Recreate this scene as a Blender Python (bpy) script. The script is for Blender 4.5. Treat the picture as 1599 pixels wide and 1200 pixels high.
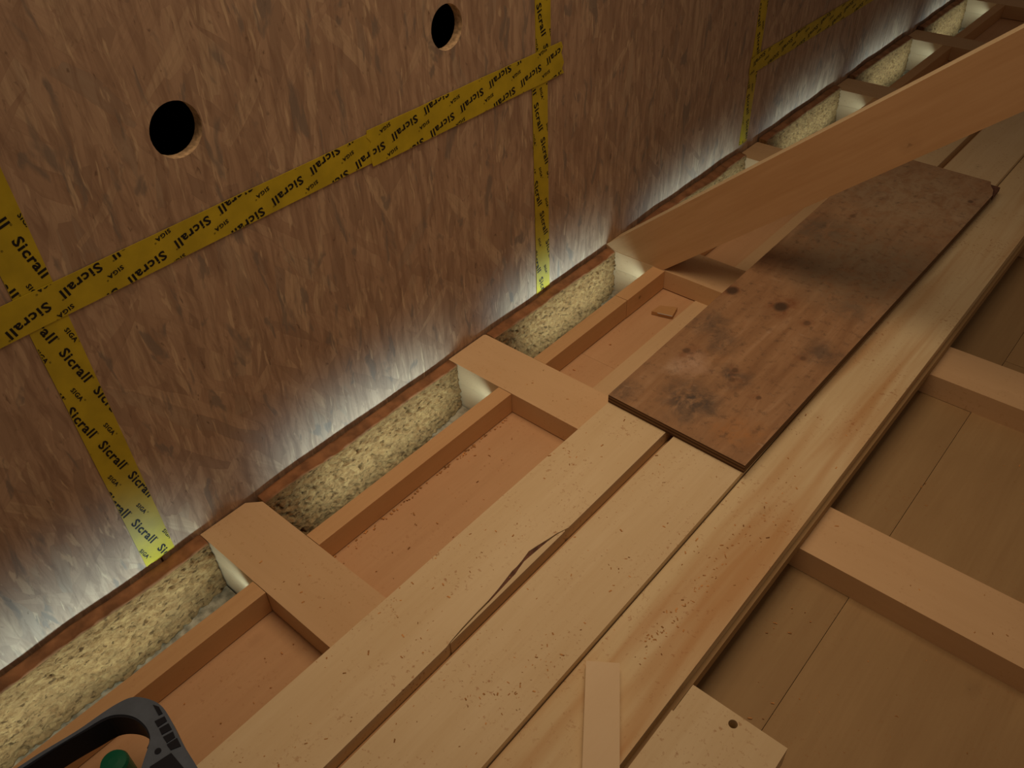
import bpy, bmesh, math, random
from mathutils import Vector, Matrix, noise

for o in list(bpy.data.objects):
    bpy.data.objects.remove(o, do_unlink=True)
scn = bpy.context.scene
COL = scn.collection
R = math.radians

# ---------------------------------------------------------------- camera
cam_d = bpy.data.cameras.new('camera')
cam_d.sensor_fit = 'HORIZONTAL'
cam_d.sensor_width = 36.0
cam_d.lens = 36.0 * 1319.33 / 1599.0
cam_d.clip_start = 0.02
cam = bpy.data.objects.new('camera', cam_d)
COL.objects.link(cam)
yaw, pit, rol = 0.740884, -0.701292, -0.045840
fwd = Vector((-math.sin(yaw) * math.cos(pit), math.cos(yaw) * math.cos(pit), math.sin(pit)))
rgt = Vector((math.cos(yaw), math.sin(yaw), 0))
upv = rgt.cross(fwd)
r2 = rgt * math.cos(rol) + upv * math.sin(rol)
u2 = -rgt * math.sin(rol) + upv * math.cos(rol)
M = Matrix((r2, u2, -fwd)).transposed().to_4x4()
M.translation = Vector((1.059258, -0.940526, 1.121978))
cam.matrix_world = M
scn.camera = cam

# ---------------------------------------------------------------- world, lamp, exposure
w = bpy.data.worlds.new('world')
scn.world = w
w.use_nodes = True
bg = w.node_tree.nodes['Background']
bg.inputs['Color'].default_value = (1.0, 0.71, 0.49, 1)
bg.inputs['Strength'].default_value = 0.092

def area_light(name, loc, target, size, energy, color, size_y=None):
    d = bpy.data.lights.new(name, 'AREA')
    d.energy = energy
    d.color = color
    d.size = size
    if size_y:
        d.shape = 'RECTANGLE'
        d.size_y = size_y
    o = bpy.data.objects.new(name, d)
    COL.objects.link(o)
    o.location = loc
    o.rotation_euler = (Vector(target) - Vector(loc)).to_track_quat('-Z', 'Y').to_euler()
    return o

lamp = area_light('work_lamp', (0.46, -0.05, 1.90), (0.24, -0.05, 0.0), 1.1, 4.9, (1.0, 0.73, 0.47))
lamp.data.spread = R(104)

scn.view_settings.view_transform = 'Standard'
scn.view_settings.look = 'None'
scn.view_settings.exposure = 0.0
scn.view_settings.gamma = 1.0
scn.view_settings.use_curve_mapping = False

# ---------------------------------------------------------------- materials
class NT:
    def __init__(s, name, rough=0.7, spec=0.25):
        s.m = bpy.data.materials.new(name)
        s.m.use_nodes = True
        s.t = s.m.node_tree
        s.b = s.t.nodes['Principled BSDF']
        s.b.inputs['Roughness'].default_value = rough
        s.b.inputs['Specular IOR Level'].default_value = spec
    def n(s, typ, **kw):
        nd = s.t.nodes.new(typ)
        for k, v in kw.items():
            setattr(nd, k, v)
        return nd
    def l(s, a, b):
        s.t.links.new(a, b)
    def val(s, sock, v):
        if hasattr(v, 'is_linked') or isinstance(v, bpy.types.NodeSocket):
            s.l(v, sock)
        else:
            sock.default_value = v
    def math(s, op, a, b=0.5, c=None, clamp=False):
        nd = s.n('ShaderNodeMath', operation=op, use_clamp=clamp)
        s.val(nd.inputs[0], a); s.val(nd.inputs[1], b)
        if c is not None: s.val(nd.inputs[2], c)
        return nd.outputs[0]
    def mapr(s, v, a, b, c=0.0, d=1.0):
        nd = s.n('ShaderNodeMapRange')
        s.val(nd.inputs[0], v)
        for i, q in enumerate((a, b, c, d)): nd.inputs[1 + i].default_value = q
        return nd.outputs[0]
    def noise(s, vec, scale, detail=3.0, rough=0.55, dist=0.0):
        nd = s.n('ShaderNodeTexNoise')
        s.l(vec, nd.inputs['Vector'])
        nd.inputs['Scale'].default_value = scale
        nd.inputs['Detail'].default_value = detail
        nd.inputs['Roughness'].default_value = rough
        nd.inputs['Distortion'].default_value = dist
        return nd.outputs['Fac']
    def mapping(s, vec, loc=(0, 0, 0), rot=(0, 0, 0), scale=(1, 1, 1)):
        nd = s.n('ShaderNodeMapping')
        s.l(vec, nd.inputs['Vector'])
        s.val(nd.inputs['Location'], loc)
        nd.inputs['Rotation'].default_value = rot
        nd.inputs['Scale'].default_value = scale
        return nd.outputs[0]
    def mix(s, fac, a, b, blend='MIX'):
        nd = s.n('ShaderNodeMix', data_type='RGBA', blend_type=blend)
        s.val(nd.inputs[0], fac); 
        for i, v in ((6, a), (7, b)):
            if isinstance(v, tuple): nd.inputs[i].default_value = (*v[:3], 1)
            else: s.l(v, nd.inputs[i])
        return nd.outputs[2]
    def ramp(s, fac, stops):
        nd = s.n('ShaderNodeValToRGB')
        s.l(fac, nd.inputs[0])
        e = nd.color_ramp.elements
        while len(e) < len(stops): e.new(0.5)
        for i, (p, c) in enumerate(stops):
            e[i].position = p; e[i].color = (*c, 1)
        return nd.outputs[0]
    def bump(s, h, strength=0.3, dist=0.002):
        nd = s.n('ShaderNodeBump')
        nd.inputs['Strength'].default_value = strength
        nd.inputs['Distance'].default_value = dist
        s.l(h, nd.inputs['Height'])
        s.l(nd.outputs[0], s.b.inputs['Normal'])
    def color(s, c):
        if isinstance(c, tuple): s.b.inputs['Base Color'].default_value = (*c, 1)
        else: s.l(c, s.b.inputs['Base Color'])
    def coords(s):
        tc = s.n('ShaderNodeTexCoord')
        oi = s.n('ShaderNodeObjectInfo')
        off = s.n('ShaderNodeVectorMath', operation='SCALE')
        off.inputs[0].default_value = (7.3, 3.1, 5.7)
        s.l(oi.outputs['Random'], off.inputs['Scale'])
        add = s.n('ShaderNodeVectorMath', operation='ADD')
        s.l(tc.outputs['Object'], add.inputs[0]); s.l(off.outputs[0], add.inputs[1])
        return tc.outputs['Object'], add.outputs[0], oi.outputs['Random']

def wood(name, light, dark, axis='y', grain=0.55, rot=None, speck=0.0, streak=None, streakfac=0.5, varr=0.06, rough=0.65):
    """planed softwood, grain along one axis"""
    k = NT(name, rough)
    raw, vec, rnd = k.coords()
    if rot: vec = k.mapping(vec, rot=rot)
    sc = {'x': (1.6, 26, 26), 'y': (26, 1.6, 26), 'z': (26, 26, 1.6)}[axis]
    v = k.mapping(vec, scale=sc)
    g = k.noise(v, 1.0, 4, 0.6, 0.6)
    g2 = k.noise(k.mapping(vec, scale=tuple(q * 7 for q in sc)), 1.0, 3, 0.6)
    big = k.noise(vec, 5.0, 2, 0.5)
    f = k.math('ADD', k.math('MULTIPLY', g, 0.7), k.math('MULTIPLY', g2, 0.3))
    f = k.mapr(f, 0.30, 0.72)
    c = k.mix(k.math('MULTIPLY', f, grain), light, dark)
    if streak:
        st = k.noise(k.mapping(vec, loc=(3, 1, 2), scale=tuple(q * 0.55 for q in sc)), 1.0, 3, 0.55, 0.4)
        c = k.mix(k.mapr(st, 0.5, 0.68, 0, streakfac), c, streak)
    c = k.mix(k.mapr(big, 0.35, 0.7, 0, 0.30), c, dark)
    if speck:
        sp = k.noise(k.mapping(vec, scale=(1, 1, 1)), 160.0, 2, 0.6)
        cl = k.noise(vec, 9.0, 3, 0.6)
        m = k.math('MULTIPLY', k.mapr(sp, 0.60, 0.70), k.mapr(cl, 0.42, 0.68))
        c = k.mix(k.math('MULTIPLY', m, speck), c, (0.36, 0.13, 0.04))
    vo = k.n('ShaderNodeTexVoronoi', feature='F1')
    wb = k.n('ShaderNodeTexNoise'); k.l(vec, wb.inputs['Vector']); wb.inputs['Scale'].default_value = 60
    wm = k.n('ShaderNodeVectorMath', operation='MULTIPLY_ADD'); k.l(wb.outputs['Color'], wm.inputs[0]); wm.inputs[1].default_value = (0.014, 0.014, 0.014); k.l(vec, wm.inputs[2])
    kn = {'x': (0.55, 1, 1), 'y': (1, 0.55, 1), 'z': (1, 1, 0.55)}[axis]
    k.l(k.mapping(wm.outputs[0], scale=kn), vo.inputs['Vector']); vo.inputs['Scale'].default_value = 9.0
    sc3 = k.n('ShaderNodeSeparateColor'); k.l(vo.outputs['Color'], sc3.inputs[0])
    rad = k.mapr(sc3.outputs[0], 0.35, 1.0, 0.0, 0.075)
    d_ = k.math('SUBTRACT', rad, vo.outputs['Distance'])
    c = k.mix(k.mapr(d_, 0.0, 0.02, 0, 0.75), c, tuple(q * 0.35 for q in dark))
    c = k.mix(k.mapr(d_, -0.10, 0.02, 0, 0.25), c, tuple(q * 0.7 for q in dark))
    hs = k.n('ShaderNodeHueSaturation')
    k.l(c, hs.inputs['Color'])
    k.l(k.mapr(rnd, 0, 1, 1 - varr, 1 + varr), hs.inputs['Value'])
    k.color(hs.outputs[0])
    k.bump(g2, 0.12, 0.001)
    return k.m

SPRUCE_L, SPRUCE_D = (0.80, 0.62, 0.39), (0.60, 0.39, 0.19)
MAT = {}
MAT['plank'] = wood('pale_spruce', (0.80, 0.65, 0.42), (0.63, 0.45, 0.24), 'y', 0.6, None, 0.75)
MAT['plank_stained'] = wood('streaked_spruce', (0.82, 0.68, 0.43), (0.60, 0.40, 0.19), 'y', 0.5, None, 0.6, (0.52, 0.24, 0.08), 0.75)
MAT['joist'] = wood('joist_spruce', (0.72, 0.495, 0.285), (0.58, 0.37, 0.19), 'x', 0.4, None, 0.35)
MAT['batten'] = wood('batten_spruce', (0.70, 0.44, 0.22), (0.54, 0.29, 0.13), 'y', 0.5, None, 0.2)
MAT['brace'] = wood('brace_spruce', (0.66, 0.43, 0.235), (0.50, 0.29, 0.135), 'x', 0.8, (0, R(41), 0), 0.0)
MAT['panel'] = wood('floor_board_spruce', (0.68, 0.43, 0.24), (0.52, 0.29, 0.145), 'y', 0.5, None, 0.35)
MAT['panel_l'] = wood('floor_board_pale', (0.74, 0.54, 0.32), (0.60, 0.40, 0.21), 'y', 0.5, None, 0.3)
MAT['panel_shade'] = wood('floor_board_shaded', (0.47, 0.315, 0.155), (0.33, 0.20, 0.09), 'y', 0.6, None, 0.3)  # shade right of the planks painted into the board colour
MAT['stick'] = wood('lath_spruce', (0.84, 0.66, 0.44), (0.72, 0.52, 0.31), 'y', 0.4, None, 0.0)
MAT['block'] = wood('chip_spruce', (0.58, 0.34, 0.15), (0.44, 0.23, 0.09), 'x', 0.5, None, 0.0)

def simple(name, col, rough=0.6, var=0.0, scale=40, spec=0.25):
    k = NT(name, rough, spec)
    if var:
        raw, vec, rnd = k.coords()
        f = k.noise(vec, scale, 3)
        k.color(k.mix(k.mapr(f, 0.35, 0.65), tuple(c * (1 - var) for c in col), tuple(min(1, c * (1 + var)) for c in col)))
    else:
        k.color(col)
    return k.m

def osb_material():
    k = NT('osb_strands', 0.55, 0.35)
    raw, vec, rnd = k.coords()
    sp = k.n('ShaderNodeSeparateXYZ'); k.l(vec, sp.inputs[0])
    cb = k.n('ShaderNodeCombineXYZ')
    k.l(sp.outputs['Y'], cb.inputs[0]); k.l(sp.outputs['Z'], cb.inputs[1])
    flat = cb.outputs[0]
    wob = k.n('ShaderNodeTexNoise'); k.l(flat, wob.inputs['Vector'])
    wob.inputs['Scale'].default_value = 14; wob.inputs['Detail'].default_value = 2
    wv = k.n('ShaderNodeVectorMath', operation='MULTIPLY_ADD')
    k.l(wob.outputs['Color'], wv.inputs[0]); wv.inputs[1].default_value = (0.010, 0.010, 0); k.l(flat, wv.inputs[2])
    flat = wv.outputs[0]
    stops = [(0.0, (0.24, 0.155, 0.105)), (0.22, (0.40, 0.255, 0.165)), (0.5, (0.49, 0.325, 0.215)),
             (0.76, (0.56, 0.39, 0.26)), (0.92, (0.68, 0.51, 0.33)), (1.0, (0.25, 0.20, 0.165))]
    out = None; edges = None
    for i, (ang, sx, sy, thr) in enumerate(((4, 46, 8, 0), (-14, 42, 7, 0.50), (13, 50, 8, 0.55), (-38, 46, 8, 0.76), (46, 48, 9, 0.84))):
        v = k.mapping(flat, loc=(i * 3.7, i * 1.9, 0), rot=(0, 0, R(ang)), scale=(1, 1, 1))
        v = k.mapping(v, scale=(sx, sy, 1))
        vo = k.n('ShaderNodeTexVoronoi', voronoi_dimensions='2D', feature='F1', distance='CHEBYCHEV')
        k.l(v, vo.inputs['Vector']); vo.inputs['Scale'].default_value = 1.0
        s3 = k.n('ShaderNodeSeparateColor'); k.l(vo.outputs['Color'], s3.inputs[0])
        c = k.ramp(s3.outputs[0], stops)
        fib = k.noise(k.mapping(v, scale=(5.0, 0.35, 1)), 1.0, 3, 0.6)
        c = k.mix(k.mapr(fib, 0.35, 0.7, 0, 0.42), c, (0.27, 0.16, 0.10))
        ed = k.mapr(vo.outputs['Distance'], 0.45, 0.75, 0, 0.30)
        c = k.mix(ed, c, (0.20, 0.12, 0.075))
        if out is None:
            out = c; hgt = s3.outputs[2]
        else:
            m = k.mapr(s3.outputs[1], thr, thr + 0.03)
            out = k.mix(m, out, c)
            hm = k.n('ShaderNodeMix'); k.l(m, hm.inputs[0]); k.l(hgt, hm.inputs[2]); k.l(s3.outputs[2], hm.inputs[3])
            hgt = hm.outputs[0]
    soft = k.noise(flat, 3.0, 3, 0.5)
    st = k.noise(k.mapping(flat, scale=(70, 9, 1)), 1.0, 4, 0.65, 0.8)
    out = k.mix(0.46, out, k.mix(soft, (0.47, 0.315, 0.215), (0.60, 0.42, 0.295)))
    out = k.mix(k.mapr(st, 0.44, 0.66, 0, 0.72), out, (0.27, 0.165, 0.11))
    fl = k.noise(k.mapping(flat, loc=(5, 2, 0), scale=(120, 38, 1)), 1.0, 3, 0.6, 0.5)
    out = k.mix(k.mapr(fl, 0.64, 0.74, 0, 0.6), out, (0.09, 0.05, 0.032))
    gp = k.noise(k.mapping(flat, loc=(9, 4, 0), scale=(34, 11, 1)), 1.0, 3, 0.55, 0.7)
    out = k.mix(k.mapr(gp, 0.59, 0.66, 0, 0.75), out, (0.235, 0.185, 0.15))
    lp = k.noise(k.mapping(flat, loc=(1, 14, 0), rot=(0, 0, R(-18)), scale=(90, 13, 1)), 1.0, 3, 0.55, 0.4)
    out = k.mix(k.mapr(lp, 0.62, 0.69, 0, 0.65), out, (0.70, 0.52, 0.34))
    k.color(out)
    k.bump(hgt, 0.6, 0.0018)
    return k.m
MAT['osb'] = osb_material()
MAT['osb_edge'] = simple('osb_sawn_edge', (0.55, 0.38, 0.22), 0.8, 0.3, 120)
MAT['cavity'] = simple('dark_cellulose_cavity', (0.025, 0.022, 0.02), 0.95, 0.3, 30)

def fibre_material():
    k = NT('wood_fibre_insulation', 0.9, 0.1)
    raw, vec, rnd = k.coords()
    a = k.noise(k.mapping(vec, scale=(110, 60, 130)), 1.0, 5, 0.72, 0.4)
    b = k.noise(vec, 14.0, 3, 0.6)
    c = k.ramp(a, [(0.30, (0.075, 0.036, 0.012)), (0.46, (0.20, 0.10, 0.036)), (0.70, (0.32, 0.18, 0.070))])
    c = k.mix(k.mapr(b, 0.4, 0.7, 0, 0.5), c, (0.19, 0.10, 0.04))
    v_ = k.noise(k.mapping(vec, loc=(2, 5, 1), rot=(R(25), 0, 0), scale=(60, 75, 210)), 1.0, 3, 0.6, 0.3)
    c = k.mix(k.mapr(v_, 0.57, 0.66, 0, 0.85), c, (0.06, 0.028, 0.010))  # voids drawn dark: crevice shade put into the fibre colour
    k.color(c)
    f = k.noise(k.mapping(vec, scale=(240, 110, 240)), 1.0, 4, 0.7)
    k.bump(f, 0.8, 0.004)
    return k.m
MAT['fibre'] = fibre_material()
MAT['fibre_top'] = simple('pressed_fibre_top', (0.28, 0.125, 0.055), 0.85, 0.3, 30)
MAT['membrane'] = simple('grey_membrane', (0.24, 0.175, 0.105), 0.45, 0.45, 60)
MAT['tape'] = simple('yellow_tape', (0.53, 0.405, 0.020), 0.42, 0.10, 25, 0.4)
MAT['ink'] = simple('black_print', (0.012, 0.011, 0.012), 0.5)
MAT['dust'] = simple('sawdust_flecks', (0.52, 0.26, 0.095), 0.9, 0.5, 90)
MAT['grey_plastic'] = simple('grey_tool_plastic', (0.105, 0.135, 0.185), 0.5, 0.08, 60, 0.4)
MAT['black_rubber'] = simple('black_tool_rubber', (0.010, 0.012, 0.020), 0.55)
MAT['green_plastic'] = simple('green_tool_plastic', (0.010, 0.13, 0.07), 0.4)
MAT['led_board'] = simple('white_led_tape', (0.75, 0.76, 0.74), 0.4)
MAT['bark'] = simple('dark_bark_split', (0.15, 0.07, 0.045), 0.9, 0.3, 80)
MAT['steel'] = simple('bright_staple', (0.6, 0.6, 0.58), 0.3)
k = NT('led_diode'); k.b.inputs['Emission Color'].default_value = (0.86, 1.0, 0.93, 1); k.b.inputs['Emission Strength'].default_value = 6.0
MAT['led'] = k.m

def plywood_material():
    k = NT('weathered_plywood', 0.6, 0.3)
    raw, vec, rnd = k.coords()
    g = k.noise(k.mapping(vec, scale=(38, 5, 30)), 1.0, 4, 0.6, 0.5)
    c = k.ramp(g, [(0.30, (0.30, 0.160, 0.080)), (0.55, (0.41, 0.235, 0.122)), (0.75, (0.50, 0.315, 0.185))])
    big = k.noise(vec, 6.0, 4, 0.6, 0.8)
    c = k.mix(k.mapr(big, 0.45, 0.62, 0, 0.55), c, (0.33, 0.19, 0.10))
    wr = k.n('ShaderNodeTexNoise'); k.l(raw, wr.inputs['Vector']); wr.inputs['Scale'].default_value = 20; wr.inputs['Detail'].default_value = 6; wr.inputs['Roughness'].default_value = 0.68
    wv = k.n('ShaderNodeVectorMath', operation='MULTIPLY_ADD')
    k.l(wr.outputs['Color'], wv.inputs[0]); wv.inputs[1].default_value = (0.09, 0.09, 0.0)
    off = k.n('ShaderNodeVectorMath', operation='SUBTRACT'); k.l(raw, off.inputs[0]); off.inputs[1].default_value = (0.045, 0.045, 0.0)
    k.l(off.outputs[0], wv.inputs[2])
    brk = k.mapr(k.noise(k.mapping(vec, scale=(34, 22, 1)), 1.0, 6, 0.7, 0.6), 0.40, 0.56, 0.35, 1.35)
    def spot(p, r, soft, col, amt, warped=True, ex=1.0):
        nonlocal c
        s = k.n('ShaderNodeVectorMath', operation='SUBTRACT')
        k.l(wv.outputs[0] if warped else raw, s.inputs[0]); s.inputs[1].default_value = (p[0], p[1], 0.078)
        m = k.n('ShaderNodeVectorMath', operation='MULTIPLY'); k.l(s.outputs[0], m.inputs[0]); m.inputs[1].default_value = (1, ex, 0.2)
        ln = k.n('ShaderNodeVectorMath', operation='LENGTH'); k.l(m.outputs[0], ln.inputs[0])
        fac = k.mapr(ln.outputs['Value'], r, r * soft, 0, amt)
        if warped and r > 0.03: fac = k.math('MULTIPLY', fac, brk)
        c = k.mix(fac, c, col)
    mold = (0.11, 0.082, 0.064)
    fine = k.noise(vec, 55.0, 5, 0.75)
    for p, r, a in (((0.515, 0.14), 0.075, 0.8), ((0.42, 0.375), 0.05, 0.55), ((0.54, 0.25), 0.05, 0.7), ((0.47, 0.33), 0.05, 0.5), ((0.60, 0.79), 0.10, 0.5),
                    ((0.44, 0.86), 0.09, 0.65), ((0.50, 0.70), 0.09, 0.4), ((0.46, 1.10), 0.08, 0.45), ((0.62, 0.60), 0.06, 0.4), ((0.64, 0.42), 0.05, 0.5), ((0.40, 0.09), 0.04, 0.5)):
        spot(p, r, 0.2, mold, k_amt(a))
    spot((0.55, 1.15), 0.30, 0.3, (0.46, 0.325, 0.20), 0.7)
    spot((0.57, 0.78), 0.24, 0.3, (0.36, 0.265, 0.165), 0.7)
    spot((0.455, 0.235), 0.05, 0.2, (0.52, 0.34, 0.23), 0.75)
    spot((0.44, 0.20), 0.03, 0.2, (0.56, 0.40, 0.28), 0.6)
    spot((0.66, 1.10), 0.025, 0.3, (0.55, 0.40, 0.26), 0.5)
    spot((0.63, 0.12), 0.06, 0.2, (0.46, 0.22, 0.085), 0.6)
    for p, r, a in (((0.395, 0.506), 0.016, 1), ((0.505, 0.514), 0.018, 1), ((0.574, 0.494), 0.009, 0.6), ((0.43, 0.265), 0.009, 0.7), ((0.535, 0.269), 0.008, 0.6), ((0.545, 0.240), 0.007, 0.5),
                 ((0.62, 0.382), 0.007, 0.5), ((0.609, 0.225), 0.006, 0.7), ((0.463, 0.967), 0.009, 0.5), ((0.659, 1.206), 0.008, 0.7)):
        spot(p, r * 2.0, 0.4, (0.25, 0.10, 0.045), 0.6 * a, True, 0.7)
        spot(p, r, 0.55, (0.065, 0.042, 0.028), 0.85 * a, False, 0.8)
    c = k.mix(k.mapr(fine, 0.54, 0.70, 0, 0.6), c, (0.12, 0.075, 0.048))
    pale = k.noise(k.mapping(vec, loc=(1, 7, 3), scale=(30, 70, 1)), 1.0, 4, 0.7)
    c = k.mix(k.mapr(pale, 0.66, 0.74, 0, 0.5), c, (0.50, 0.35, 0.24))
    k.color(c)
    k.bump(g, 0.15, 0.001)
    return k.m
def k_amt(a): return a
MAT['plywood'] = plywood_material()
def ply_edge():
    k = NT('plywood_edge_plies', 0.8, 0.1)
    raw, vec, rnd = k.coords()
    sp = k.n('ShaderNodeSeparateXYZ'); k.l(raw, sp.inputs[0])
    f = k.math('FRACT', k.math('MULTIPLY', sp.outputs['Z'], 1 / 0.0072))
    k.color(k.mix(k.mapr(f, 0.40, 0.55), (0.22, 0.13, 0.07), (0.10, 0.055, 0.03)))
    return k.m
MAT['ply_edge'] = ply_edge()

# ---------------------------------------------------------------- mesh helpers
def link(name, me, mats, parent=None):
    o = bpy.data.objects.new(name, me)
    COL.objects.link(o)
    for m in (mats if isinstance(mats, (list, tuple)) else [mats]):
        me.materials.append(MAT[m])
    if parent: o.parent = parent
    return o

def from_bm(name, bm, mats, parent=None, smooth=False):
    bmesh.ops.recalc_face_normals(bm, faces=bm.faces)
    me = bpy.data.meshes.new(name)
    bm.to_mesh(me); bm.free()
    if smooth:
        for p in me.polygons: p.use_smooth = True
    return link(name, me, mats, parent)

def prism(bm, poly, z0, z1, axis='z'):
    """closed prism from a 2D outline; axis z: (x,y), axis y: (x,z), axis x: (y,z)"""
    def P(a, b, h):
        return {'z': (a, b, h), 'y': (a, h, b), 'x': (h, a, b)}[axis]
    lo = [bm.verts.new(P(a, b, z0)) for a, b in poly]
    hi = [bm.verts.new(P(a, b, z1)) for a, b in poly]
    n = len(poly)
    fs = [bm.faces.new(lo[::-1]), bm.faces.new(hi)]
    for i in range(n):
        fs.append(bm.faces.new((lo[i], lo[(i + 1) % n], hi[(i + 1) % n], hi[i])))
    return fs

def bevel(bm, wdt=0.0015, seg=1):
    es = [e for e in bm.edges if len(e.link_faces) == 2 and e.calc_face_angle(0) > 0.6]
    bmesh.ops.recalc_face_normals(bm, faces=bm.faces)
    bmesh.ops.bevel(bm, geom=es, offset=wdt, segments=seg, affect='EDGES', profile=0.5)

def box(name, x0, x1, y0, y1, z0, z1, mats, parent=None, bv=0.0015):
    bm = bmesh.new()
    prism(bm, [(x0, y0), (x1, y0), (x1, y1), (x0, y1)], z0, z1)
    if bv: bevel(bm, bv)
    return from_bm(name, bm, mats, parent)

def empty(name, loc=(0, 0, 0)):
    o = bpy.data.objects.new(name, None)
    COL.objects.link(o)
    o.location = loc
    o.empty_display_size = 0.05
    return o

def adopt(child, par):
    child.parent = par
    child.matrix_parent_inverse = Matrix.Translation(-Vector(par.location))

def tag(o, label=None, cat=None, group=None, kind=None):
    if label: o['label'] = label
    if cat: o['category'] = cat
    if group: o['group'] = group
    if kind: o['kind'] = kind
    return o

def plate_with_holes(bm, a0, a1, b0, b1, holes, h0, h1, axis):
    """rectangular plate with round holes, sheet in (a,b), thickness h0..h1 along axis"""
    def P(a, b, h):
        return {'z': (a, b, h), 'x': (h, a, b)}[axis]
    cells = [(a0, a1, b0, b1)]
    rects = []
    cur = a0
    for (ca, cb, r) in sorted(holes):
        s = r * 1.3
        rects += [(cur, ca - s, b0, b1), (ca - s, ca + s, b0, cb - s), (ca - s, ca + s, cb + s, b1)]
        cur = ca + s
    rects.append((cur, a1, b0, b1))
    edge_faces = []
    for h in (h0, h1):
        for (p, q, r_, s_) in rects:
            if q - p > 1e-6 and s_ - r_ > 1e-6:
                bm.faces.new([bm.verts.new(P(*c, h)) for c in ((p, r_), (q, r_), (q, s_), (p, s_))])
        for (ca, cb, r) in holes:
            n = 32; s = r * 1.3
            ring = [bm.verts.new(P(ca + r * math.cos(2 * math.pi * i / n), cb + r * math.sin(2 * math.pi * i / n), h)) for i in range(n)]
            outer = []
            for i in range(n):
                t = 2 * math.pi * i / n
                m = max(abs(math.cos(t)), abs(math.sin(t)))
                outer.append(bm.verts.new(P(ca + s * math.cos(t) / m, cb + s * math.sin(t) / m, h)))
            for i in range(n):
                bm.faces.new((ring[i], ring[(i + 1) % n], outer[(i + 1) % n], outer[i]))
    for (p, q) in (((a0, b0), (a1, b0)), ((a1, b0), (a1, b1)), ((a1, b1), (a0, b1)), ((a0, b1), (a0, b0))):
        edge_faces.append(bm.faces.new([bm.verts.new(P(*p, h0)), bm.verts.new(P(*q, h0)), bm.verts.new(P(*q, h1)), bm.verts.new(P(*p, h1))]))
    for (ca, cb, r) in holes:
        n = 32
        lo = [bm.verts.new(P(ca + r * math.cos(2 * math.pi * i / n), cb + r * math.sin(2 * math.pi * i / n), h0)) for i in range(n)]
        hi = [bm.verts.new(P(ca + r * math.cos(2 * math.pi * i / n), cb + r * math.sin(2 * math.pi * i / n), h1)) for i in range(n)]
        for i in range(n):
            edge_faces.append(bm.faces.new((lo[i], lo[(i + 1) % n], hi[(i + 1) % n], hi[i])))
    return edge_faces

random.seed(4)

# ---------------------------------------------------------------- setting: OSB wall
wall = tag(empty('wall_left'), kind='structure')
HOLES = [(-0.424, 0.668, 0.0385), (0.096, 0.666, 0.0375)]
G = 0.0015
COLS = [(-1.75, -0.673, 0.512), (-0.673, 0.343, 0.517), (0.343, 1.288, None), (1.288, 2.30, 0.262), (2.30, 3.75, None)]
for (y0, y1, zs) in COLS:
    rows = [(-0.20, 1.35)] if zs is None else [(-0.20, zs), (zs, 1.35)]
    for (z0, z1) in rows:
        bm = bmesh.new()
        hs = [h for h in HOLES if y0 < h[0] < y1 and z0 < h[1] < z1]
        ef = plate_with_holes(bm, y0 + G, y1 - G, z0 + G, z1 - G, hs, -0.018, 0.0, 'x')
        for f in ef: f.material_index = 1
        bmesh.ops.remove_doubles(bm, verts=bm.verts, dist=1e-6)
        from_bm('osb_panel', bm, ['osb', 'osb_edge'], wall)
bm = bmesh.new()
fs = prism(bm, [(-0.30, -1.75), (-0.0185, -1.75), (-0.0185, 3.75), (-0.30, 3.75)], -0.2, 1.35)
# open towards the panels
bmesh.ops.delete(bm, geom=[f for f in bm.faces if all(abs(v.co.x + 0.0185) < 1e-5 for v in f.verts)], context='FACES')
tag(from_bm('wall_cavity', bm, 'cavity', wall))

# ---------------------------------------------------------------- setting: floor boards in the bays
floor = tag(empty('floor'), kind='structure')
ZF = -0.05
YN, YF = -1.45, 3.75
for (x0, x1, y0, y1, dz, m) in ((0.147, 0.5895, YN, 0.07, 0.0, 'panel'), (0.147, 0.2655, 0.0712, 0.263, 0.0, 'panel'), (0.147, 0.2655, 0.2642, 1.9, -0.0008, 'panel'), (0.147, 0.2655, 1.9012, YF, 0, 'panel'),
                                (0.2665, 0.5895, 0.0712, YF, 0.003, 'panel_l'), (0.5905, 0.9045, YN, YF, 0.0012, 'panel_shade'),
                                (0.9055, 1.54, YN, 0.8, 0.0022, 'panel_shade'), (0.9055, 1.54, 0.8012, YF, 0.0022, 'panel_shade'), (1.541, 2.1, YN, YF, 0.0012, 'panel_shade')):
    box('floor_board', x0, x1, y0, y1, ZF - 0.022, ZF + dz - 0.0022, m, floor, 0.0008)
box('floor_underlay', 0.002, 2.1, YN, YF, -0.24, -0.203, 'membrane', floor, 0)

# ---------------------------------------------------------------- joists
JL = [-0.601, 0.0167, 0.591, 1.2535, 1.897, 2.520, 3.130]
JW = 0.1156
jl = ['wide pine joist nearest the camera, beside the grey tool handle',
      'pine joist running under the near edge of the stained plywood',
      'pine joist carrying the cut foot of the slanting brace',
      'first pine joist end seen above the slanting brace',
      'second pine joist end seen above the slanting brace',
      'third pine joist end above the brace, with brightly lit side',
      'farthest pine joist, at the top right corner']
for i, y in enumerate(JL):
    e = tag(empty('floor_joist', (0.0, y, 0.0)), jl[i], 'joist', 'floor joists along the wall')
    bm = bmesh.new()
    c = 0.022 if i == 0 else 0.004
    prism(bm, [(0.003, y), (2.05, y), (2.05, y + JW), (0.003 + c, y + JW), (0.003, y + JW - c)], ZF, 0.0)
    bevel(bm, 0.0018)
    adopt(from_bm('upper_timber', bm, 'joist'), e)
    adopt(box('lower_timber', 0.004, 0.1465, y + 0.0004, y + JW, -0.202, ZF - 0.0006, 'joist', None, 0.001), e)

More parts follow.
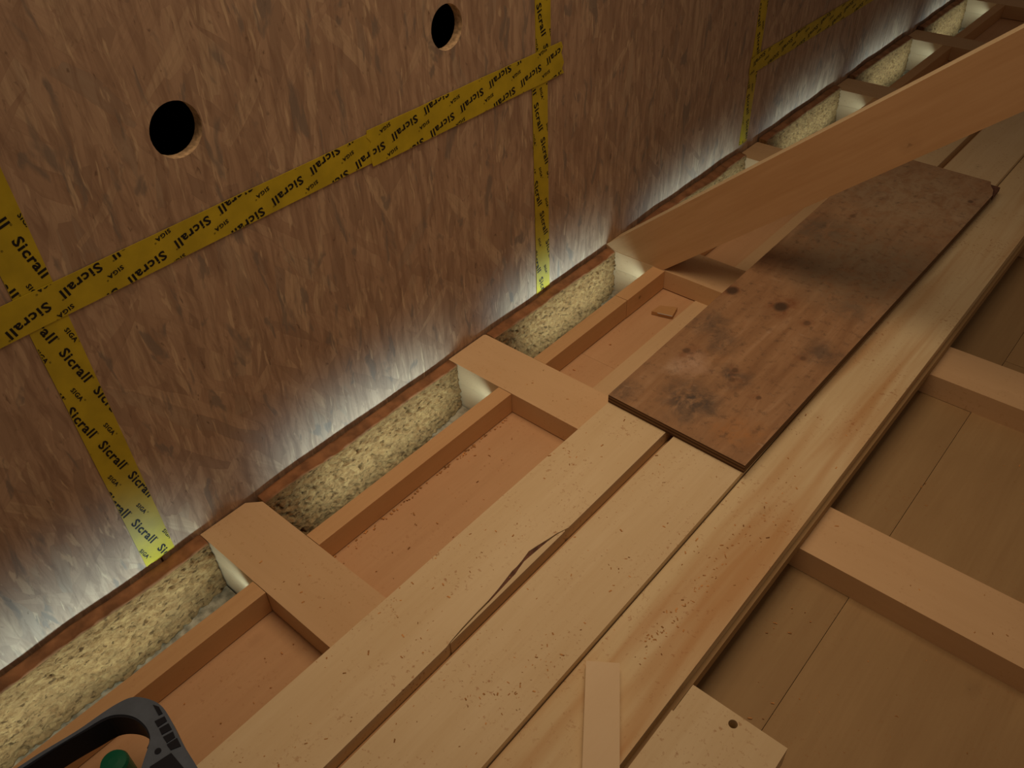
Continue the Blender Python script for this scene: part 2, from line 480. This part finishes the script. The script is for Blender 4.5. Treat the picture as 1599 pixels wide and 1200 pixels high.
# ---------------------------------------------------------------- insulation boards, slot membrane, led tapes
def insulation(y0, y1, idx, label):
    bm = bmesh.new()
    n = 260 if idx < 3 else 110
    prof = []
    vs = []
    rows_top, rows = 5, (54 if idx < 3 else 24)
    for iu in range(n + 1):
        y = y0 + (y1 - y0) * iu / n
        col = []
        wob = noise.noise(Vector((y * 5.1, idx * 3.0, 0))) * 0.007
        top = -0.004 + noise.noise(Vector((y * 9.0, idx, 4))) * 0.004 + (0.006 if idx < 3 else 0.016)
        endk = max(0.0, min(1.0, (y1 - y) / 0.16))
        xt = 0.031 + wob
        xb = 0.034 + 0.030 * endk + wob + noise.noise(Vector((y * 14.0, idx, 9))) * 0.006
        for q in range(rows_top):
            t = q / rows_top
            x = 0.0055 + (xt - 0.0055) * t
            col.append(bm.verts.new((x, y, top - 0.004 * t * t + noise.noise(Vector((x * 60, y * 60, idx))) * 0.0012)))
        for q in range(rows + 1):
            t = q / rows
            z = top - 0.004 + (-0.112 - top + 0.004) * t
            x = xt + (xb - xt) * t
            p = Vector((x * 60, y * 90, z * 150)) + Vector((idx * 7, 0, 0))
            rough_ = min(1, t * 6)
            d = noise.fractal(p, 0.9, 2.1, 4) * 0.0042 + noise.noise(Vector((y * 30, z * 40, idx))) * 0.004
            pit = noise.noise(Vector((y * 85 + z * 40, z * 210, idx + 5)))
            if pit > 0.26: d -= (pit - 0.26) * 0.034
            col.append(bm.verts.new((max(0.012, x + d * rough_), y, z + noise.noise(p * 1.3) * 0.0015 * rough_)))
        col.append(bm.verts.new((0.0055, y, -0.112)))
        vs.append(col)
    m = len(vs[0])
    for iu in range(n):
        for q in range(m):
            q2 = (q + 1) % m
            f = bm.faces.new((vs[iu][q], vs[iu][q2], vs[iu + 1][q2], vs[iu + 1][q]))
            f.material_index = 1 if q < rows_top else 0
    bm.faces.new(vs[0]); bm.faces.new(vs[n][::-1])
    o = from_bm('insulation_board', bm, ['fibre', 'fibre_top'], None, True)
    tag(o, label, 'insulation', 'wood fibre insulation boards along the wall')

BAYS = [(-1.45, JL[0])] + [(JL[i] + JW, JL[i + 1]) for i in range(6)]
il = ['rough yellow wood fibre insulation beside the grey tool handle',
      'rough wood fibre insulation between the two nearest joists',
      'rough wood fibre insulation just left of the slanting brace foot',
      'wood fibre insulation strip partly hidden just behind the brace foot',
      'pale wood fibre insulation, second strip behind the slanting brace',
      'pale wood fibre insulation, third strip behind the slanting brace',
      'brightly lit wood fibre insulation nearest the top right corner']
ll = ['glowing cool white light strip hidden in the bay beside the tool handle',
      'glowing cool white light strip between the two nearest joists',
      'glowing cool white light strip in the bay before the brace foot',
      'glowing cool white light strip in the bay behind the brace foot',
      'glowing cool white light strip, second bay behind the brace',
      'glowing cool white light strip, third bay behind the brace',
      'glowing cool white light strip in the farthest bay']
XB = [(0.156, 0.190), (0.147, 0.181), (0.142, 0.175), (0.145, 0.178), (0.145, 0.178), (0.145, 0.178), (0.145, 0.178)]
for i, (y0, y1) in enumerate(BAYS):
    insulation(y0 + 0.002, y1 - 0.002, i, il[i])

mem = box('slot_membrane', 0.006, 0.1465, YN, YF, -0.2025, -0.2005, 'membrane', None, 0)
tag(mem, 'grey membrane lining the slot behind the battens', 'membrane')
for i, (y0, y1) in enumerate(BAYS):
    b = box('slot_lining', 0.012, 0.1463, y0 + 0.003, y1 - 0.003, -0.122, -0.1125, 'membrane', None, 0.001)
    adopt(b, mem)

def led_strip(i, y0, y1):
    x = XB[i][0]
    a, b = y0 + 0.085, y1 - 0.014
    e = tag(empty('led_strip', (x, (a + b) / 2, -0.035)), ll[i], 'light strip', 'light strips behind the battens')
    adopt(box('strip_backing', x - 0.0018, x - 0.0003, a, b, -0.050, -0.038, 'led_board', None, 0), e)
    bm = bmesh.new()
    n = int((b - a) / 0.03)
    for q in range(n):
        yc = a + (q + 0.5) * (b - a) / n
        prism(bm, [(x - 0.0036, yc - 0.0025), (x - 0.0018, yc - 0.0025), (x - 0.0018, yc + 0.0025), (x - 0.0036, yc + 0.0025)], -0.0465, -0.0415)
    adopt(tag(from_bm('diodes', bm, 'led'), kind='stuff'), e)
    L = area_light('led_glow', (x - 0.006, (a + b) / 2, -0.044), (0.0, (a + b) / 2, LED_Z), 0.01, LED_E * (0.62 if i > 2 else 1.0) * (b - a), (0.66, 0.95, 1.0), 0.01)
    L.data.shape = 'RECTANGLE'
    # long axis along the wall
    d = (Vector((0.0, 0, LED_Z)) - Vector((x - 0.006, 0, -0.044))).normalized()
    zax = -d; xax = Vector((0, 1, 0)); yax = zax.cross(xax)
    L.rotation_euler = Matrix((xax, yax, zax)).transposed().to_euler()
    L.data.spread = R(116); L.data.size = (b - a); L.data.size_y = 0.008
    adopt(L, e)
LED_Z, LED_E = -0.035, 0.9
for i, (y0, y1) in enumerate(BAYS):
    led_strip(i, max(y0, -1.3), y1)

# ---------------------------------------------------------------- battens between joists
bl = ['narrow pine batten between joists, running up to the tool handle',
      'narrow pine batten between the two nearest joists',
      'longer narrow pine batten piece left of the slanting brace',
      'narrow batten behind the brace foot, mostly hidden',
      'narrow batten, second bay behind the slanting brace',
      'dark narrow batten, third bay behind the slanting brace',
      'narrow batten beside the farthest insulation strip']
for i, (y0, y1) in enumerate(BAYS):
    x0, x1 = XB[i]
    ya, yb = y0 + 0.0015, y1 - 0.0008
    if i == 2:
        tag(box('short_batten', x0, x1 + 0.001, 0.4335, yb, ZF, -0.0005, 'batten'), 'short narrow batten block butted against the brace foot joist', 'batten', 'narrow battens between joists')
        yb = 0.4325
    tag(box('edge_batten', x0, x1, ya, yb, ZF, -0.001, 'batten'), bl[i], 'batten', 'narrow battens between joists')

# ---------------------------------------------------------------- planks on the joists
ZP, Z3 = 0.06, 0.047
PN, PF = -1.30, 3.6
def plank_one():
    x0, x1 = 0.3885, 0.5170
    bm = bmesh.new()
    # right edge with a long split: notch outline, loose sliver and bark in the widest place
    cr = [(-0.502, 0.5158, 0.0006), (-0.475, 0.5135, 0.0009), (-0.444, 0.5120, 0.0010), (-0.415, 0.5115, 0.0012), (-0.393, 0.5100, 0.0016), (-0.372, 0.5080, 0.0026), (-0.352, 0.5062, 0.0036),
          (-0.340, 0.5050, 0.0022), (-0.325, 0.5030, 0.0018), (-0.306, 0.5020, 0.0040), (-0.290, 0.5040, 0.0030), (-0.270, 0.5070, 0.0014), (-0.250, 0.5105, 0.0008), (-0.236, 0.5150, 0.0004)]
    edge = [(x1, PN), (x1, -0.512)] + [(c_[1] - c_[2], c_[0]) for c_ in cr] + [(x1, -0.228), (x1, PF)]
    prism(bm, edge + [(x0, PF), (x0, PN)], 0.0005, ZP)
    bevel(bm, 0.0006)
    o = from_bm('plank', bm, 'plank')
    tag(o, 'pale plank beside the wall bays, its right edge split', 'plank', 'pale planks laid over the joists')
    bm = bmesh.new()
    prism(bm, [(x1, -0.504), (x1, -0.238)] + [(min(c_[1] + c_[2], x1 - 0.0008), c_[0]) for c_ in cr[::-1]], 0.0005, ZP - 0.0008)
    bevel(bm, 0.0005)
    from_bm('split_sliver', bm, 'plank', o)
    bm = bmesh.new()
    prism(bm, [(c_[1] + c_[2] * 1.0, c_[0]) for c_ in cr[3:12]] + [(c_[1] - c_[2] * 1.0, c_[0]) for c_ in cr[3:12][::-1]], 0.01, ZP - 0.002)
    tag(from_bm('bark_strip', bm, 'bark', o), 'dark torn bark along the split')
plank_one()
tag(box('plank', 0.5340, 0.6725, PN, PF, 0.0005, ZP, 'plank', None, 0.0015), 'pale straight plank in the middle, right of the narrow gap', 'plank', 'pale planks laid over the joists')
tag(box('gap_filler', 0.5185, 0.5325, PN, PF, 0.0006, 0.034, 'batten', None, 0.001), 'reddish filler strip added in the gap between the pale planks', 'lath')  # added filler, keeps the deep gap from looking too dark
tag(box('stained_plank', 0.6745, 0.8020, PN, PF, 0.0245, Z3, 'plank_stained', None, 0.0015), 'orange-streaked plank, upper of the stacked pair right of the plywood', 'plank')
tag(box('under_plank', 0.6760, 0.8085, PN, PF, 0.0005, 0.0240, 'panel_shade', None, 0.0015), 'plank with painted-in shade lying under the orange-streaked plank', 'plank')  # darker colour stands in for shade on the side of the stack

# ---------------------------------------------------------------- plywood board
def plywood():
    bm = bmesh.new()
    poly = [(0.3875, 0.060), (0.6755, 0.054), (0.6905, 1.270), (0.683, 1.300), (0.672, 1.318), (0.664, 1.343), (0.3725, 1.352)]
    fs = prism(bm, poly, ZP + 0.0004, ZP + 0.0184)
    for f in fs[2:]: f.material_index = 1
    fs[0].material_index = 1
    o = from_bm('plywood_board', bm, ['plywood', 'ply_edge'])
    tag(o, 'dark stained weathered plywood board lying across the pale planks', 'plywood')
    bm = bmesh.new()
    prism(bm, [(0.6915, 1.275), (0.684, 1.302), (0.6735, 1.320), (0.6655, 1.343), (0.690, 1.340)], ZP + 0.0004, ZP + 0.011)
    bevel(bm, 0.001)
    tag(from_bm('broken_corner', bm, 'bark', o), 'dark broken corner with missing top ply')
plywood()

# ---------------------------------------------------------------- slanting brace with seat cut
bm = bmesh.new()
y0, y1 = JL[2] + 0.0006, JL[2] + 0.066
sl = 0.868
L = 1.30
prism(bm, [(0.001, 0.0006), (0.172, 0.0006), (L + 0.05, sl * (L + 0.05 - 0.172)), (L - 0.045, sl * (L - 0.045) + 0.009), (0.001, 0.010)], y0, y1, 'y')
bevel(bm, 0.0018)
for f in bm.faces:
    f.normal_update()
    if abs(f.normal.y) < 0.5 and f.normal.z > 0.3: f.material_index = 1  # upward faces take a paler wood, painting in the light from above
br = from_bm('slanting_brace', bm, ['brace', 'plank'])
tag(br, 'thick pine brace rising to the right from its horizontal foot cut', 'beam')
# brace grain runs along its slope
tag(br)

# ---------------------------------------------------------------- loose pieces
bm = bmesh.new()
d = Vector((0.5744, -0.8186)); nrm = Vector((0.8186, 0.5744))
p0 = Vector((0.6852, -0.405))
wd, Ls = 0.0475, 0.44
pts = [p0, p0 + nrm * wd * 0.98, p0 + nrm * wd + d * Ls, p0 + d * Ls]
prism(bm, [(p.x, p.y) for p in pts], Z3 + 0.0005, Z3 + 0.0175)
bevel(bm, 0.0012)
tag(from_bm('wooden_lath', bm, 'stick'), 'short clean pale lath lying askew on the orange-streaked plank', 'lath')

def offcut():
    bm = bmesh.new()
    z0, z1 = 0.0005, 0.045
    xl, xr, yf, yn = 0.8140, 0.955, -0.331, -1.2
    # plan outline with a nick in the left edge and a broken right corner
    ef = plate_with_holes(bm, xl, xr, yf - 0.05, yf, [(0.8845, yf - 0.0155, 0.0062)], z0, z1, 'z')
    bmesh.ops.remove_doubles(bm, verts=bm.verts, dist=1e-6)
    prism(bm, [(xl - 0.0025, yn), (xr, yn), (xr, yf - 0.050), (xl - 0.0025, yf - 0.050)], z0, z1)
    o = from_bm('board_offcut', bm, 'plank')
    tag(o, 'pale board end with a drilled hole at the bottom right', 'board')
    box('broken_edge', xr, xr + 0.006, yf - 0.075, yf - 0.052, 0.012, 0.0445, 'bark', o, 0.001)
offcut()

bm = bmesh.new()
prism(bm, [(0.213, 0.483), (0.262, 0.497), (0.252, 0.534), (0.215, 0.515)], ZF - 0.0018, ZF + 0.007)
bevel(bm, 0.0008)
chip = tag(from_bm('wood_chip', bm, 'block'), 'small brown wood offcut lying on the floor near the brace', 'wood chip')
bm = bmesh.new()
prism(bm, [(0.228, 0.4845), (0.262, 0.4945), (0.262, 0.4960), (0.228, 0.4862)], ZF + 0.0065, ZF + 0.0078)
tag(from_bm('staple', bm, 'steel', chip), 'thin bright metal staple')

# ---------------------------------------------------------------- power tool, bottom left
def tool():
    e = tag(empty('power_tool', (0.32, -0.95, ZF)), 'grey and black power tool handle with green knob at the bottom left', 'tool')
    ZT = 0.085
    out = [(0.2305, -0.9903), (0.2343, -0.9617), (0.2425, -0.9186), (0.2451, -0.8873), (0.2485, -0.8640), (0.2558, -0.8465), (0.2737, -0.8345), (0.2958, -0.8282), (0.3216, -0.8302), (0.3614, -0.8381), (0.408, -0.8443), (0.46, -0.852)]
    inn = [(0.2359, -0.9868), (0.2415, -0.9498), (0.2484, -0.9137), (0.2545, -0.885), (0.2667, -0.8694), (0.2849, -0.8596), (0.3067, -0.8571), (0.3243, -0.8609), (0.3330, -0.8680), (0.3389, -0.8747), (0.3528, -0.8903), (0.385, -0.925)]
    def shift(pts, k):
        return pts
    def smooth(pts, n=4):
        r = []
        P = [pts[0]] + pts + [pts[-1]]
        for i in range(1, len(P) - 2):
            for q in range(n):
                t = q / n
                c = []
                for a in (0, 1):
                    p0, p1, p2, p3 = P[i - 1][a], P[i][a], P[i + 1][a], P[i + 2][a]
                    c.append(0.5 * ((2 * p1) + (-p0 + p2) * t + (2 * p0 - 5 * p1 + 4 * p2 - p3) * t * t + (-p0 + 3 * p1 - 3 * p2 + p3) * t ** 3))
                r.append(tuple(c))
        r.append(pts[-1])
        return r
    o_ = smooth([(0.222, -1.06), *out]); i_ = smooth([(0.227, -1.06), *inn])
    n = min(len(o_), len(i_))
    def band(A, B, z0, z1):
        bm = bmesh.new()
        rows = []
        for (a, b) in zip(A, B):
            rows.append([bm.verts.new((*a, z0)), bm.verts.new((*a, z1)), bm.verts.new((*b, z1)), bm.verts.new((*b, z0))])
        for r_, s_ in zip(rows, rows[1:]):
            for q in range(4):
                bm.faces.new((r_[q], r_[(q + 1) % 4], s_[(q + 1) % 4], s_[q]))
        bm.faces.new(rows[0]); bm.faces.new(rows[-1][::-1])
        bevel(bm, 0.0022, 2)
        return bm
    adopt(from_bm('handle_shell', band(o_[:n], i_[:n], ZT - 0.023, ZT), 'grey_plastic', None, False), e)
    # black soft lining on the inside of the grip, deeper than the shell
    i3 = []
    for q, (a, b) in enumerate(zip(o_[:n], i_[:n])):
        v = Vector((b[0] - a[0], b[1] - a[1]))
        v = v.normalized() if v.length > 1e-6 else Vector((1, 0))
        i3.append((b[0] + v.x * 0.004, b[1] + v.y * 0.004))
    cut = int(n * 0.76)
    adopt(from_bm('grip_lining', band(i_[:cut], i3[:cut], ZT - 0.046, ZT - 0.0012), 'black_rubber'), e)
    for r_ in ([(0.2880, -0.8345), (0.2967, -0.8310), (0.3092, -0.8330), (0.3076, -0.8378)], [(0.3107, -0.8459), (0.3145, -0.8335), (0.3231, -0.8350), (0.3214, -0.8473)], [(0.3245, -0.8475), (0.3274, -0.8355), (0.3381, -0.8372), (0.3347, -0.8498)],
               [(0.3385, -0.8505), (0.342, -0.838), (0.351, -0.8405), (0.3494, -0.8515)], [(0.3513, -0.8529), (0.3538, -0.8394), (0.3674, -0.8421), (0.3619, -0.8536)]):
        bm = bmesh.new(); prism(bm, r_, ZT - 0.004, ZT + 0.0012); bevel(bm, 0.0004)
        adopt(from_bm('rubber_pad', bm, 'black_rubber'), e)
    bm = bmesh.new()
    prism(bm, [(0.350 + 0.0042 * math.cos(t * math.pi / 8), -0.865 + 0.0042 * math.sin(t * math.pi / 8)) for t in range(16)], ZT - 0.003, ZT + 0.0008)
    adopt(from_bm('screw_recess', bm, 'black_rubber'), e)
    bm = bmesh.new(); prism(bm, [(0.3607, -0.8827), (0.3657, -0.8553), (0.3943, -0.8558), (0.43, -0.858), (0.41, -0.91)], ZT - 0.003, ZT + 0.0014); bevel(bm, 0.0005)
    adopt(from_bm('side_grip', bm, 'black_rubber'), e)
    bm = bmesh.new()
    kn = [(0.018, -0.045), (0.0185, 0.030), (0.0185, 0.044), (0.0165, 0.0485), (0.006, 0.050)]
    rings = [[bm.verts.new((0.292 + r_ * math.cos(t * math.pi / 12), -0.908 + r_ * math.sin(t * math.pi / 12), z)) for t in range(24)] for (r_, z) in kn]
    for a, b in zip(rings, rings[1:]):
        for t in range(24): bm.faces.new((a[t], a[(t + 1) % 24], b[(t + 1) % 24], b[t]))
    bm.faces.new(rings[-1]); bm.faces.new(rings[0][::-1])
    adopt(from_bm('green_knob', bm, 'green_plastic'), e)
    bm = bmesh.new()
    prism(bm, [(0.215, -1.30), (0.375, -1.30), (0.375, -1.03), (0.36, -1.01), (0.24, -1.01), (0.215, -1.03)], ZF + 0.001, 0.090)
    bevel(bm, 0.006, 2)
    adopt(from_bm('tool_body', bm, 'grey_plastic'), e)
tool()

# ---------------------------------------------------------------- printed yellow tapes on the wall
def text_mesh(body, size, bold=0.03):
    cu = bpy.data.curves.new('t', 'FONT')
    cu.body = body; cu.size = size; cu.align_x = 'CENTER'; cu.align_y = 'CENTER'
    cu.offset = size * bold; cu.space_character = 1.13; cu.resolution_u = 2
    ob = bpy.data.objects.new('t', cu)
    COL.objects.link(ob)
    dg = bpy.context.evaluated_depsgraph_get()
    me = bpy.data.meshes.new_from_object(ob.evaluated_get(dg))
    bpy.data.objects.remove(ob, do_unlink=True)
    vs = [(v.co.x, v.co.y) for v in me.vertices]; fs = [tuple(p.vertices) for p in me.polygons]
    bpy.data.meshes.remove(me)
    return vs, fs
def fit(vf, width, ky=0.84):
    vs, fs = vf
    x0 = min(v[0] for v in vs); x1 = max(v[0] for v in vs); y0 = min(v[1] for v in vs); y1 = max(v[1] for v in vs)
    k_ = width / (x1 - x0)
    return [((v[0] - (x0 + x1) / 2) * k_, (v[1] - (y0 + y1) / 2) * k_ * ky) for v in vs], fs
WORD = fit(text_mesh('Sicrall', 0.02), 0.0625)
REG = fit(text_mesh('\u00ae', 0.01), 0.0030)
MARK = fit(text_mesh('SIGA', 0.01, 0.035), 0.0250)
TH = R(13.5)
LA, LC = (0.0795, 0.0191), (0.168, -0.007)

def tape(label, start, along, length, width, layer, phase, jag=1):
    """start: (y,z) middle of the first end; along: unit (y,z) reading direction"""
    e1 = Vector(along).normalized(); e2 = Vector((-e1.y, e1.x))
    X0 = 0.0004 + layer * 0.0007
    def W(s, t, x): 
        p = Vector(start) + e1 * s + e2 * t
        return (x, p.x, p.y)
    bm = bmesh.new()
    # torn ends: small zigzag
    ra = random.Random(len(label))
    endL = [(-0.003 * ra.random() * jag, -width / 2 + width * q / 6) for q in range(7)]
    endR = [(length + 0.003 * ra.random() * jag, -width / 2 + width * q / 6) for q in range(7)]
    poly = endL[::-1] + [(length * q / 14, -width / 2 + 0.0008 * noise.noise(Vector((q * 1.7, length * 9, 0)))) for q in range(1, 14)] + endR + [(length * q / 14, width / 2 + 0.0008 * noise.noise(Vector((q * 1.3, length * 5, 7)))) for q in range(13, 0, -1)]
    lo = [bm.verts.new(W(s, t, X0)) for s, t in poly]; hi = [bm.verts.new(W(s, t, X0 + 0.0006)) for s, t in poly]
    bm.faces.new(lo[::-1]); bm.faces.new(hi)
    for q in range(len(poly)):
        bm.faces.new((lo[q], lo[(q + 1) % len(poly)], hi[(q + 1) % len(poly)], hi[q]))
    o = from_bm('yellow_tape', bm, 'tape')
    tag(o, label, 'tape', 'printed yellow tapes on the wall')
    bm = bmesh.new()
    xt = X0 + 0.00085
    def stamp(vf, cs, ct):
        vs, fs = vf
        c_, s_ = math.cos(TH), math.sin(TH)
        nv = [bm.verts.new((cs + v[0] * c_ - v[1] * s_, ct + v[0] * s_ + v[1] * c_, 0)) for v in vs]
        for f in fs:
            try: bm.faces.new([nv[q] for q in f])
            except ValueError: pass
    def norm(dx): return (dx * math.cos(TH), dx * math.sin(TH))
    for i in range(-30, 31):
        for j in range(-16, 17):
            s = phase[0] + i * LA[0] + j * LC[0]; t = phase[1] + i * LA[1] + j * LC[1]
            if -0.05 < s < length + 0.05 and abs(t) < width / 2 + 0.02:
                stamp(WORD, s, t)
                stamp(REG, s + 0.0335 * math.cos(TH) - 0.006 * math.sin(TH), t + 0.0335 * math.sin(TH) + 0.006 * math.cos(TH))
            s, t = s - 0.045, t + 0.011
            if -0.05 < s < length + 0.05 and abs(t) < width / 2 + 0.012:
                stamp(MARK, s, t)
                stamp(REG, s + 0.0152 * math.cos(TH) - 0.003 * math.sin(TH), t + 0.0152 * math.sin(TH) + 0.003 * math.cos(TH))
    for co, no in (((0, width / 2 - 0.0006, 0), (0, 1, 0)), ((0, -width / 2 + 0.0006, 0), (0, -1, 0)), ((0.0005, 0, 0), (-1, 0, 0)), ((length - 0.0005, 0, 0), (1, 0, 0))):
        g = bm.verts[:] + bm.edges[:] + bm.faces[:]
        bmesh.ops.bisect_plane(bm, geom=g, dist=1e-7, plane_co=co, plane_no=no, clear_outer=True)
    for v in bm.verts:
        v.co = Vector(W(v.co.x, v.co.y, xt))
    me = bpy.data.meshes.new('printed_lettering')
    bm.to_mesh(me); bm.free()
    t_ = link('printed_lettering', me, 'ink', o)
    tag(t_, 'black printed lettering')
    return o

DN = (0.0, -1.0)
# vertical tapes first (they run under the horizontal ones)
tape('wide printed vertical yellow tape at the left edge of the wall', (-0.6735, 1.30), DN, 1.290, 0.053, 0, (1.30 - 0.417, 0.0085))
tape('upper vertical yellow tape above the tape crossing, right of the holes', (0.3505, 1.30), DN, 0.770, 0.046, 0, (1.30 - 0.616, -0.006))
tape('lower vertical yellow tape running down to the insulation, mid wall', (0.3375, 0.520), (0.004, -1.0), 0.512, 0.047, 1, (0.520 - 0.351, 0.0125))
tape('faint vertical yellow tape far along the wall', (1.288, 1.30), (-0.01, -1.0), 1.27, 0.046, 0, (0.4, 0.004))
# horizontal tapes, lettering upside down
tape('long sloping printed yellow tape crossing the left half of the wall', (0.110, 0.5275), (-1.0, -0.0135), 0.92, 0.051, 2, (0.110 + 0.614, -0.011), 2)
tape('short broad yellow tape end left of the mid wall crossing', (0.404, 0.5275), (-1.0, -0.006), 0.507, 0.064, 3, (0.43, -0.008), 3)
tape('faint horizontal yellow tape far along the wall', (2.35, 0.262), (-1.0, 0.0), 1.10, 0.050, 2, (0.3, 0.0))

# ---------------------------------------------------------------- sawdust
def sawdust():
    rd = random.Random(9)
    bm = bmesh.new()
    def fleck(x, y, z, s, el):
        a = rd.random() * 6.28
        ca, sa = math.cos(a), math.sin(a)
        L_, W_, H_ = s * el, s, s * 0.5
        pts = []
        for (u, v) in ((-L_, -W_), (L_, -W_ * 0.6), (L_ * 0.9, W_), (-L_ * 0.8, W_ * 0.7)):
            pts.append((x + u * ca - v * sa, y + u * sa + v * ca))
        prism(bm, pts, z, z + H_)
    zones = [((0.39, 0.51, -0.85, 0.04, ZP), 260), ((0.536, 0.67, -0.9, 0.04, ZP), 260), ((0.68, 0.80, -0.6, 0.3, Z3), 160), ((0.06, 0.38, -0.59, -0.5, 0.0), 60), ((0.06, 0.38, 0.03, 0.12, 0.0), 30),
             ((0.19, 0.385, -0.48, 0.01, ZF - 0.001), 110), ((0.20, 0.385, -0.85, -0.61, ZF - 0.001), 40), ((0.19, 0.36, 0.14, 0.58, ZF - 0.001), 50), ((0.83, 1.15, -0.3, 0.0, ZF), 50), ((0.83, 1.15, 0.14, 0.56, ZF), 50), ((0.83, 1.15, 0.03, 0.12, 0.0), 20)]
    for (x0, x1, y0, y1, z), n in zones:
        c = [(rd.uniform(x0, x1), rd.uniform(y0, y1)) for _ in range(6)]
        for q in range(n):
            if rd.random() < 0.55:
                cx, cy = rd.choice(c); x = rd.gauss(cx, 0.018); y = rd.gauss(cy, 0.03)
            else:
                x, y = rd.uniform(x0, x1), rd.uniform(y0, y1)
            if not (x0 < x < x1 and y0 < y < y1): continue
            if 0.66 < x < 0.86 and y < -0.36 and z > 0.04: continue
            if rd.random() < 0.35: continue
            s = 0.0004 + 0.0009 * rd.random() ** 3
            fleck(x, y, z + 0.0001, s, rd.uniform(1.0, 3.2))
    # coarse crumbs along the batten foot and the streak of dust on the stained plank
    for q in range(70):
        y = rd.uniform(-0.48, 0.0)
        fleck(0.183 + abs(rd.gauss(0, 0.004)), y, ZF - 0.001, rd.uniform(0.0008, 0.002), 1.3)
    for q in range(110):
        y = rd.gauss(-0.22, 0.15)
        x = 0.735 + rd.gauss(0, 0.010)
        if -0.355 < y < 0.2: fleck(x, y, Z3 + 0.0001, rd.uniform(0.0005, 0.0013), rd.uniform(1, 2.5))
    o = from_bm('sawdust', bm, 'dust')
    tag(o, 'brown sawdust flecks scattered over the planks and floor', 'sawdust', None, 'stuff')
sawdust()
